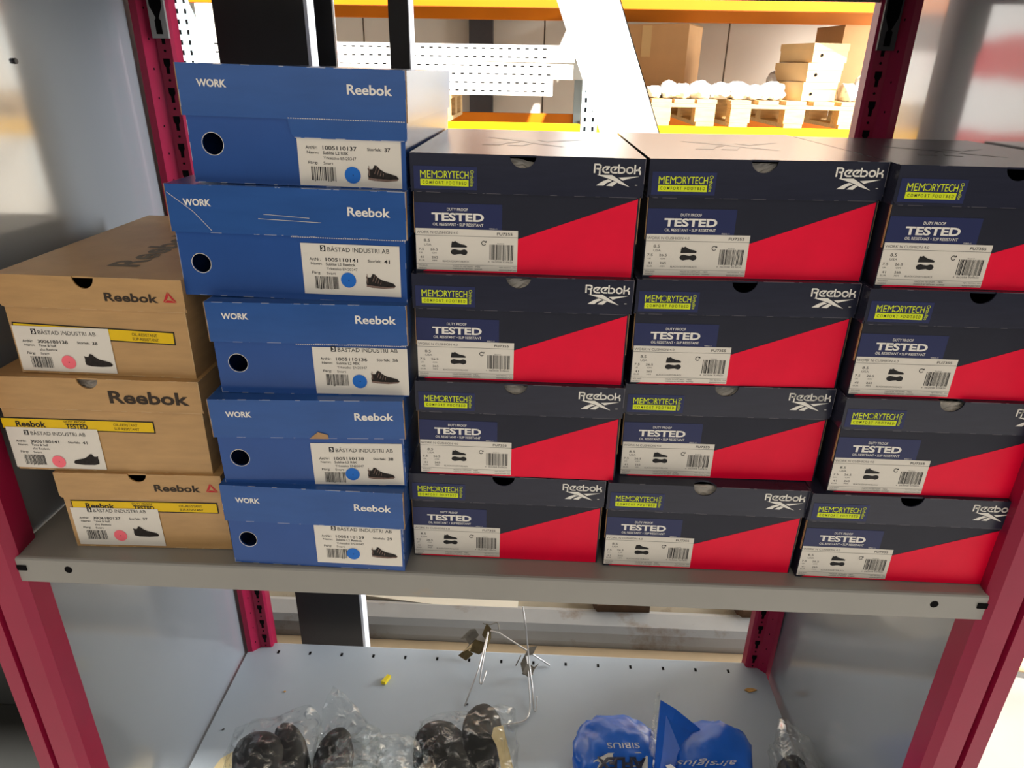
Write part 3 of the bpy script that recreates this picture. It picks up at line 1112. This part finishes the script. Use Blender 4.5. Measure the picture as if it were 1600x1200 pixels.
# cream cards
def card(pts_px, z, label, t=.0012):
    P3 = [at_z(x, y, zz) for (x, y), zz in pts_px]
    n = (P3[1] - P3[0]).cross(P3[2] - P3[0]).normalized() * t
    k = len(P3)
    o = MB().add(P3 + [p + n for p in P3], [tuple(range(k)), tuple(range(2 * k - 1, k - 1, -1))] + [(i, (i + 1) % k, (i + 1) % k + k, i + k) for i in range(k)]).build('card', 'card_cream')
    return tag(o, label, 'card')


card((((762, 1139), -.50), ((786, 1133), -.50), ((803, 1205), -.515), ((820, 1290), -.535), ((786, 1290), -.535), ((783, 1200), -.515), ((776, 1165), -.505)), 0,
     'torn cream card beside the middle black shoes')
card((((330, 1205), -.566), ((345, 1185), -.566), ((368, 1172), -.564), ((400, 1170), -.562), ((430, 1290), -.566), ((335, 1290), -.568)), 0,
     'cream card under the leftmost black shoe')

# blue printed bags
bl = tag(blob('blue_bag', 'bag_blue', at_z(962, 1190, -.535), (.068, .075, .044), 11, .16, 20), 'blue printed plastic bag lying left of the stiff clear seam', 'bag', 'blue bags on the lower shelf')
br = tag(blob('blue_bag', 'bag_blue', at_z(1108, 1200, -.535), (.068, .072, .043), 12, .16, 20, peaks=(((.8, .6, .3), .010, .5),)), 'blue printed plastic bag lying right of the stiff clear seam', 'bag', 'blue bags on the lower shelf')


def project_print(target, pts_px, name, mtl, lift=.0012):
    """lay flat print onto the bag: polygons given by pixel are dropped on the bag surface along the view"""
    bpy.context.view_layer.update()
    inv = target.matrix_world.inverted()
    mb = MB()
    for poly in pts_px:
        out = []
        for (x, y) in poly:
            d = ray(x, y).normalized()
            ok, loc, nrm, _ = target.ray_cast(inv @ CAM, (inv.to_3x3() @ d).normalized())
            if not ok:
                out = None
                break
            out.append(loc + nrm * lift)
        if out:
            mb.poly(out)
    if mb.v:
        mb.build(name, mtl, target, fix=False)


def up_down_text(s, x, y, w, h, bold, shear=0.0):
    """letters upside down in the picture, as the bag lies with its print towards the back"""
    vs, fs, asp = glyphs(s, bold)
    P = [(x + w * (1 - v[0]) + shear * v[1], y + h * v[1]) for v in vs]
    return [[P[i] for i in f] for f in fs]


project_print(bl, [[(928, 1190), (950, 1177), (1000, 1176), (1012, 1182), (1012, 1215), (920, 1215)]], 'print_panel', 'bag_silver', .0010)
project_print(bl, up_down_text('AFLEX', 932, 1184, 76, 20, .05), 'print_lettering', 'bag_ink', .0022)
project_print(bl, up_down_text('SIBIUS', 948, 1161, 50, 9, .0, 2), 'small_lettering', 'bag_silver', .0012)
project_print(br, up_down_text('airsigius', 1062, 1186, 92, 12, .0, -8), 'print_lettering', 'bag_silver', .0012)

# the stiff upright seam and folded flap between the blue bags
a1, a2, a3, a4 = at_z(1033, 1094, -.455), at_z(1098, 1142, -.505), at_z(1090, 1235, -.53), at_z(1018, 1235, -.53)
fl = tag(empty('blue_bag', (a4.x, a4.y, a4.z)), 'blue bag with a pointed flap and stiff clear seam standing upright', 'bag', 'blue bags on the lower shelf')
org = Vector(a4)


def sheet(name, mtl, pts, t):
    pts = [Vector(p) - org for p in pts]
    k = len(pts)
    n = (pts[1] - pts[0]).cross(pts[-1] - pts[0]).normalized() * t
    return MB().add(pts + [p + n for p in pts], [tuple(range(k)), tuple(range(2 * k - 1, k - 1, -1))] + [(i, (i + 1) % k, (i + 1) % k + k, i + k) for i in range(k)]).build(name, mtl, fl)


sheet('flap', 'bag_blue', [a1, at_z(1056, 1108, -.468), a2, a3, a4], .003)
sheet('clear_seam', 'clear_dense', [at_z(1025, 1080, -.45), at_z(1031, 1083, -.45), at_z(1030, 1100, -.452), at_z(1019, 1235, -.528), at_z(1006, 1235, -.528)], .002)
sheet('seal_patch', 'white_board', [at_z(1040, 1196, -.504), at_z(1048, 1194, -.503), at_z(1056, 1200, -.506), at_z(1046, 1206, -.509)], .001)

# small litter
p = at_z(603, 1064, ZL)
o = MB().prism([(-.005, -.009), (.003, -.009), (.006, .009), (-.001, .010)], 0, .007, 'z').build('plastic_clip', 'yellow_bit')
o.location, o.rotation_euler = (p.x, p.y, ZL + .0002), (0, 0, -.25)
tag(o, 'small yellow plastic piece lying on the lower shelf', 'litter')
p = at_z(1172, 1079, ZL)
o = MB().prism([(-.011, 0), (-.004, .004), (.005, .004), (.013, .001), (.004, -.003), (-.003, -.005)], 0, .002, 'z').build('wood_chip', 'chip')
o.location = (p.x, p.y, ZL + .0002)
tag(o, 'thin wood chip near the right side of the lower shelf', 'litter')
for q, lb in (((445, 1081), 'tiny tan crumb left of the yellow piece'), ((349, 1140), 'tiny dark crumb by the left side panel'), ((730, 1101), 'dark speck at the tip of the left wire hook')):
    p = at_z(q[0], q[1], ZL)
    o = MB().prism([(-.002, -.001), (.0015, -.0015), (.002, .001), (-.0005, .0018)], 0, .0015, 'z').build('crumb', 'chip' if 'tan' in lb else 'dark_steel')
    o.location = (p.x, p.y, ZL + .0002)
    tag(o, lb, 'litter')

# wire hooks with spring clips
def px_path(pts):
    return [at_z(x, y, z) for x, y, z in pts]


def smooth_path(pts, n=6):
    pts = [Vector(p) for p in pts]
    out = []
    for i in range(len(pts) - 1):
        p0, p1, p2, p3 = pts[max(i - 1, 0)], pts[i], pts[i + 1], pts[min(i + 2, len(pts) - 1)]
        for k in range(n):
            t = k / n
            out.append(.5 * ((2 * p1) + (-p0 + p2) * t + (2 * p0 - 5 * p1 + 4 * p2 - p3) * t * t + (-p0 + 3 * p1 - 3 * p2 + p3) * t ** 3))
    out.append(pts[-1])
    return out


HA = empty('wire_hook', at_z(745, 1020, ZL))
tag(HA, 'wire hook with a dark brass spring clip, the left one on the lower shelf', 'hook', 'wire hooks')
HB = empty('wire_hook', at_z(828, 1055, ZL))
tag(HB, 'wire hook with a tall straight rod and grey clip, the right one', 'hook', 'wire hooks')


def part(root, mb, name, mtl, smooth=True):
    o = mb.build(name, mtl, root, smooth=smooth)
    o.location = -root.location
    return o


zz = ZL + .003
part(HA, MB().tube(px_path([(763, 987, zz + .048), (748, 1045, zz + .02), (726, 1103, zz)]), .0014), 'wire', 'wire')
part(HA, MB().tube(smooth_path(px_path([(763, 988, zz + .048), (757, 1020, zz + .03), (750, 1060, zz + .008), (751, 1068, zz + .004), (754, 1066, zz + .006), (760, 1048, zz + .012)])), .0014), 'hook_end', 'wire')
part(HA, MB().tube(px_path([(766, 986, zz + .048), (780, 989, zz + .045), (815, 1011, zz + .022), (859, 1040, zz)]), .0016), 'side_wire', 'wire')
part(HA, MB().tube(smooth_path(px_path([(755, 974, zz + .05), (765, 976, zz + .052), (777, 973, zz + .052), (780, 985, zz + .048)])), .001), 'spring', 'clip')


def bent_strip(root, pts, wvec, t, name, mtl):
    P3 = [at_z(x, y, z) for x, y, z in pts]
    w = Vector(wvec)
    vs, fs = [], []
    for i, p in enumerate(P3):
        d = (P3[min(i + 1, len(P3) - 1)] - P3[max(i - 1, 0)]).normalized()
        n = d.cross(w).normalized() * t
        vs += [p - w / 2, p + w / 2, p + w / 2 + n, p - w / 2 + n]
    for i in range(len(P3) - 1):
        a, b = i * 4, (i + 1) * 4
        for k in range(4):
            fs.append((a + k, a + (k + 1) % 4, b + (k + 1) % 4, b + k))
    fs += [(0, 1, 2, 3), tuple(len(vs) - 4 + k for k in range(4))]
    return part(root, MB().add(vs, fs), name, mtl, False)


bent_strip(HA, [(727, 991, zz + .035), (735, 990, zz + .036), (741, 1000, zz + .030), (737, 1004, zz + .026)], (.018, .014, .012), .0012, 'clip_tab', 'clip')
bent_strip(HA, [(757, 983, zz + .045), (764, 992, zz + .042), (763, 1006, zz + .03), (752, 1013, zz + .022), (738, 1008, zz + .024), (741, 998, zz + .03)], (.008, .018, .014), .0012, 'spring_clip', 'brass')
bent_strip(HA, [(744, 1006, zz + .022), (728, 1014, zz + .012), (722, 1019, zz + .008), (734, 1027, zz + .004)], (.014, .012, .006), .0012, 'clip_foot', 'brass')
part(HB, MB().tube([at_y(817, 948, .43), at_y(822, 985, .42), at_z(827, 1037, zz + .03), at_z(832, 1075, zz + .012), at_z(834, 1108, zz + .001)], .0014), 'rod', 'wire')
part(HB, MB().tube(smooth_path(px_path([(834, 1106, zz + .001), (836, 1111, zz), (838, 1108, zz + .001), (839, 1088, zz + .010)])), .0011), 'hook_end', 'wire')
part(HB, MB().tube(smooth_path(px_path([(822, 1020, zz + .028), (826, 1060, zz + .012), (828, 1105, zz), (822, 1124, zz), (805, 1130, zz), (786, 1132, zz)]), 8), .0012), 'curved_wire', 'wire')
bent_strip(HB, [(836, 1016, zz + .035), (824, 1018, zz + .034), (817, 1030, zz + .028), (820, 1044, zz + .02), (830, 1052, zz + .012), (834, 1048, zz + .014)], (.008, .014, .009), .0014, 'spring_clip', 'clip')
bent_strip(HB, [(839, 1040, zz + .018), (832, 1046, zz + .014), (822, 1040, zz + .016)], (.006, .008, .004), .0012, 'clip_tab', 'clip')
part(HB, MB().tube(px_path([(816, 1052, zz + .004), (826, 1056, zz + .002), (833, 1053, zz + .004)]), .0014), 'clip_pin', 'clip')
part(HB, MB().tube(px_path([(806, 1040, zz), (814, 1024, zz + .020)]), .0011), 'short_wire', 'clip')

# ================================================================== behind the shelving
col = tag(empty('steel_column', (.1, .67, FZ)), 'black steel H column standing right behind the shelving', 'column')


def cp(mb, name, mtl):
    o = mb.build(name, mtl, col)
    o.location = (-.1, -.67, -FZ)
    return o


XL, XR = at_y(330, 0, .515).x, at_y(479, 0, .515).x
cp(MB().box(XL, .515, FZ, XR - .005, .524, 2.6), 'front_flange', 'black_column')
cp(MB().box(XR - .0048, .514, FZ, XR, .546, 2.6), 'edge_strip', 'pale_edge')  # pale strip: light caught by the flange edge, put into colour
cp(MB().box((XL + XR) / 2 - .005, .524, FZ, (XL + XR) / 2 + .005, .642, 2.6), 'web', 'black_column')
cp(MB().box(XL, .642, -.25, XR, .653, 2.6), 'rear_flange', 'black_column')

pst = tag(empty('steel_post', (at_y(621, 0, 1.12).x, 1.15, FZ)), 'narrow dark steel post farther back between column and white board', 'post')
MB().box(-.0215, -.03, 0, .0215, .03, 3.4).build('tube', 'black_column', pst)
MB().box(.0216, -.031, 0, .024, .03, 3.4).build('edge_strip', 'pale_edge', pst)
MB().box(-.07, -.07, 0, .07, .07, .008).build('base_plate', 'black_column', pst)

# dusty beam, board and offcuts that show under the shelf
zb0, zb1 = at_y(760, 1004, .69).z, at_y(760, 968, .72).z
o = MB().prism([(.692, FZ + .1), (.690, zb0), (.692, zb1 - .030), (.700, zb1 - .010), (.715, zb1), (.760, zb1 + .002), (.775, zb1 - .004), (.775, FZ + .1)], -.6, 1.22, 'x').build('steel_beam', 'dust_beam')
tag(o, 'dusty pale steel beam running behind the lower shelf', 'beam')
o = MB().box(-.6, .660, FZ + .1, 1.22, .6895, zb0 - .002).build('wooden_strip', 'beige_wood')
tag(o, 'beige wooden strip in front of the dusty beam', 'strip')
ZK = zb1 - .012
o = MB().box(-.6, .776, FZ + .1, 1.22, 1.07, ZK).build('dusty_plank', 'dust_board')
tag(o, 'wide dusty plank behind the dusty beam', 'plank')
o = MB().box(-.6, .665, FZ + .0005, 1.22, 1.06, FZ + .099).build('timber_base', 'dark_wood')
tag(o, 'low timber base under the dusty beam and plank', 'timber')
a, b = at_z(566, 938, ZK + .01), at_z(808, 962, ZK + .01)
o = MB().prism([(a.x - .03, a.y + .02), (b.x, b.y), (b.x + .005, 1.06), (a.x - .02, 1.065)], ZK + .0005, ZK + .012, 'z').build('cream_board', 'cream_board')
tag(o, 'cream board lying on the dusty plank', 'board')
for (x0, y0, x1, y1), lb in (((932, 946, 1014, 963), 'dark wooden offcut lying on the dusty plank'), ((1158, 955, 1184, 972), 'short wooden offcut by the right rear post')):
    a, b = at_z(x0, y1, ZK), at_z(x1, y1, ZK)
    o = MB().prism([(a.x, a.y), (b.x, b.y), (b.x + .005, b.y + .06), (a.x - .01, a.y + .06)], ZK + .0005, ZK + .035, 'z').build('wood_offcut', 'dark_wood')
    tag(o, lb, 'wood', 'offcuts behind the lower shelf')

# wide white board leaning across the opening
T0, T1 = at_y(919, 0, 1.62), at_y(985, 213, 1.62)
ax = (T1 - T0).normalized()
bot = T0 + ax * ((FZ + .03 - T0.z) / ax.z)
top = T0 - ax * .9
px_ = Vector((0, 1, 0)).cross(ax).normalized()
if px_.x < 0:
    px_ = -px_
hw = .080
yv = Vector((0, .018, 0))
q = [bot - px_ * hw, bot + px_ * hw, top + px_ * hw, top - px_ * hw]
zmin = min(p.z for p in q)
q = [p + Vector((0, 0, FZ + .001 - zmin)) * 0 for p in q]
wb = tag(empty('white_board', bot), 'wide overexposed white board leaning at a slant behind the shelving', 'board')
MB().add([p - bot for p in q] + [p + yv - bot for p in q], [(0, 1, 2, 3), (7, 6, 5, 4), (0, 4, 5, 1), (1, 5, 6, 2), (2, 6, 7, 3), (3, 7, 4, 0)]).build('face', 'white_board', wb)
MB().add([p - bot for p in (q[1], q[1] + px_ * .003, q[2] + px_ * .003, q[2])] + [p + yv - bot for p in (q[1], q[1] + px_ * .003, q[2] + px_ * .003, q[2])],
         [(0, 1, 2, 3), (7, 6, 5, 4), (0, 4, 5, 1), (1, 5, 6, 2), (2, 6, 7, 3), (3, 7, 4, 0)]).build('edge_shade', 'dark', wb)  # dark strip for the shadow line along the board's right edge

# pallet rack in the back of the hall
pr = tag(empty('pallet_rack', (.5, 4.0, FZ)), 'tall pallet rack with orange beams against the back wall', 'pallet rack')


def pp(mb, name, mtl, parent=None):
    o = mb.build(name, mtl, parent or pr)
    if parent is None:
        o.location = (-.5, -4.0, -FZ)
    return o


for ux in (-1.40, .80, 2.99):
    for uy in (3.56, 4.55):
        u = pp(MB().box(ux - .045, uy, FZ, ux + .045, uy + .07, 2.4), 'upright', 'rack_blue')
        if uy < 4:
            sl = MB()
            for k in range(60):
                z = FZ + .05 + .05 * k
                for sx in (-.022, .022):
                    sl.box(ux + sx - .006, uy - .002, z, ux + sx + .006, uy + .001, z + .022)
            s = pp(sl, 'slot_row', 'dark', u)
            s['kind'] = 'stuff'
    for z in (-.4, .25, .9):
        pp(MB().tube([(ux, 3.62, z), (ux, 4.55, z + .55)], .014), 'brace', 'galv')
for z0, z1, m1 in ((.115, .205, 'yellow'), (.775, .865, 'orange')):
    for bx0, bx1 in ((-1.355, .755), (.845, 2.945)):
        pp(MB().box(bx0, 3.565, z0, bx1, 3.62, z1), 'beam', m1)
        pp(MB().box(bx0, 4.56, z0, bx1, 4.61, z1), 'beam', 'orange')
for bx0, bx1 in ((-1.35, .75), (.85, 2.94)):
    pp(MB().box(bx0, 3.60, .866, bx1, 5.02, .872), 'deck', 'wall_dark')  # unseen deck, stretched to the wall to keep sun off below

# white perforated steel posts piled on the rack
slot_mesh = MB()
for k in range(39):
    slot_mesh.box(-1.05 + .048 * k, -.0012, .020, -1.030 + .048 * k, .001, .0265)
    slot_mesh.box(-1.05 + .048 * k, -.0012, .062, -1.030 + .048 * k, .001, .0685)
slot_me = slot_mesh.mesh('slot_row')
slot_me.materials.append(MT['dark'])
bar_me = None
PILE = [(-.245, 3.66, .3435, 0), (-.215, 3.66, .4295, .3), (-.24, 3.66, .5155, -.2)]
names = ['bottom', 'middle', 'topmost']
for k, (x, y, z, rz) in enumerate(PILE):
    root = tag(empty('perforated_post', (x, y, z), (0, 0, math.radians(rz))), names[k] + ' white perforated steel post in the pile on the pallet rack', 'steel post', 'white posts on the pallet rack')
    if bar_me is None:
        bar_me = MB().box(-1.08, 0, 0, .98, .10, .085).mesh('channel')
        bar_me.materials.append(MT['white_steel'])
    if k == 0:
        MB().box(-1.08, 0, 0, .84, .10, .085).build('channel', 'white_steel', root)
    else:
        link(bpy.data.objects.new('channel', bar_me), root)
    s = link(bpy.data.objects.new('slot_row', slot_me), root)
    s['kind'] = 'stuff'


def pallet(x0, x1, y0, y1, z0, label):
    root = tag(empty('wooden_pallet', ((x0 + x1) / 2, (y0 + y1) / 2, z0)), label, 'pallet', 'pallets on the orange rack')
    cx, cy, w2, d2 = (x0 + x1) / 2, (y0 + y1) / 2, (x1 - x0) / 2, (y1 - y0) / 2
    for i in range(3):
        for j in range(3):
            bx, by = -w2 + .055 + (w2 - .055) * i, -d2 + .05 + (d2 - .05) * j
            MB().box(bx - .055, by - .05, .022, bx + .055, by + .05, .095).build('block', 'wood', root)
    for j in range(3):
        by = -d2 + .05 + (d2 - .05) * j
        MB().box(-w2, by - .05, .096, w2, by + .05, .116).build('cross_board', 'wood', root)
    for i in range(5):
        bx = -w2 + .05 + (2 * w2 - .1) * i / 4
        MB().box(bx - .055, -d2, .117, bx + .055, d2, .137).build('deck_board', 'wood', root)
    for i in range(3):
        bx = -w2 + .05 + (w2 - .05) * i
        MB().box(bx - .05, -d2, 0, bx + .05, d2, .021).build('bottom_board', 'wood', root)
    return root


pallet(.90, 1.50, 3.62, 4.60, .2055, 'wooden pallet beside the leaning white board')
pallet(1.58, 2.28, 3.60, 4.60, .2055, 'wooden pallet carrying the three pale boxes')
pallet(2.33, 2.93, 3.66, 4.60, .2055, 'wooden pallet at the right end of the rack')
pallet(-.50, .02, 3.60, 4.3, .2055, 'wooden pallet under the white perforated posts')
DZ = .2055 + .137
for k, (px, wd, ht) in enumerate(((1020, .07, .07), (1042, .085, .10), (1062, .08, .085), (1090, .10, .10), (1122, .11, .09), (1150, .11, .10), (1180, .11, .085), (1205, .10, .10), (1220, .05, .16), (1234, .045, .15), (1322, .08, .10), (1348, .10, .16))):
    p = at_y(px, 150, 3.78)
    o = blob('wrapped_bundle', 'plastic_white', (p.x * 1.0, 4.00 if k in (8, 9) else 3.76, DZ + ht * .42 + .001), (wd * .58, .05 if k in (8, 9) else .09, ht * .5), 20 + k, .20, 15, sub=4)
    LBL = ['leftmost bundle next to the white board', 'second bundle from the white board', 'third bundle from the white board', 'fourth bundle from the white board', 'bundle over the gap between two pallets',
           'low bundle at the left of the second pallet', 'flat bundle in the middle of the second pallet', 'bundle just before the two tall ones', 'left of two tall narrow bundles', 'tall narrow bundle touching the pale boxes',
           'small bundle right of the pale boxes', 'large bundle by the right crimson post']
    tag(o, 'white plastic wrapped ' + LBL[k], 'bundle', 'white bundles on the pallets')

for k, (z, rz, dx) in enumerate(((0, .32, 0), (.098, .30, .01), (.196, .30, .025))):
    root = tag(empty('pale_box', (2.085 + dx, 3.72, DZ + .001 + z), (0, 0, rz)), ['bottom', 'middle', 'top'][k] + ' pale cardboard box of the small stack on the far pallet', 'box', 'pale boxes on the far pallet')
    MB().box(-.11, 0, 0, .11, .30, .094).build('body', 'carton_pale', root)
    MB().box(-.113, -.003, .060, .113, .303, .096).build('lid', 'carton_pale', root)
    MB().prism([(-.055 + .009 * math.cos(a * .5236), .036 + .009 * math.sin(a * .5236)) for a in range(12)], -.0036, -.001).build('finger_hole', 'dark', root)


def big_carton(c0, w, d, h, rz, label):
    root = tag(empty('large_carton', c0, (0, 0, rz)), label, 'carton', 'large cartons on the pallet rack')
    MB().box(-w / 2, 0, 0, w / 2, d, h).build('body', 'carton', root)
    MB().box(-.03, -.001, h * .55, .03, .002, h).build('tape', 'carton_pale', root)
    MB().box(-w / 2, -.006, h - .006, w / 2, d + .002, h + .001).build('top_flap', 'carton', root)


big_carton((1.17, 4.25, DZ + .001), .52, .32, .40, -.45, 'large brown carton beside the leaning white board')
big_carton((2.53, 4.22, DZ + .001), .38, .35, .41, .12, 'large brown carton behind the pale boxes')

# red and white banner hung on the pallet rack behind the column; the right side panel mirrors it
bn = tag(empty('banner', (-.97, 3.50, 0)), 'white banner with red bands hanging behind the black column', 'banner')
MB().box(-.20, 0, -.1, .41, .003, 1.1).build('cloth', 'white_board', bn)
MB().prism([(-.20, .43), (-.05, .47), (.0, .45), (.13, .49), (.16, .46), (.31, .50), (.41, .49), (.41, .62), (.3, .67), (.22, .64), (.1, .69), (-.02, .67), (-.20, .70)], -.0015, -.0005).build('red_band', 'banner_red', bn)
MB().prism([(-.20, .05), (.41, .08), (.41, .20), (.2, .23), (.1, .20), (-.20, .22)], -.0015, -.0005).build('red_band', 'banner_red', bn)

# neighbouring bay at the left
nb = tag(empty('neighbour_shelving', (-.6, .2, FZ)), 'dim grey shelving bay beyond the left crimson post', 'shelving')
for mb, nm in ((MB().box(-1.05, .0, -.80, -.058, .46, -.775), 'shelf'), (MB().box(-1.05, .462, FZ, -.058, .466, ZT), 'back_panel'), (MB().box(-1.06, .0, FZ, -1.052, .46, ZT), 'side_panel'),
               (MB().box(-1.05, .0, .05, -.058, .46, .075), 'shelf')):
    o = mb.build(nm, 'shaded_grey', nb)
    o.location = (.6, -.2, -FZ)

# pale pole standing low behind the right post
o = MB().tube([at_z(1545, 1028, -.90), at_z(1680, 1050, -.90)], .022, 12).build('floor_rail', 'beige_wood', smooth=True)
tag(o, 'beige rail lying low beyond the right crimson post', 'rail')
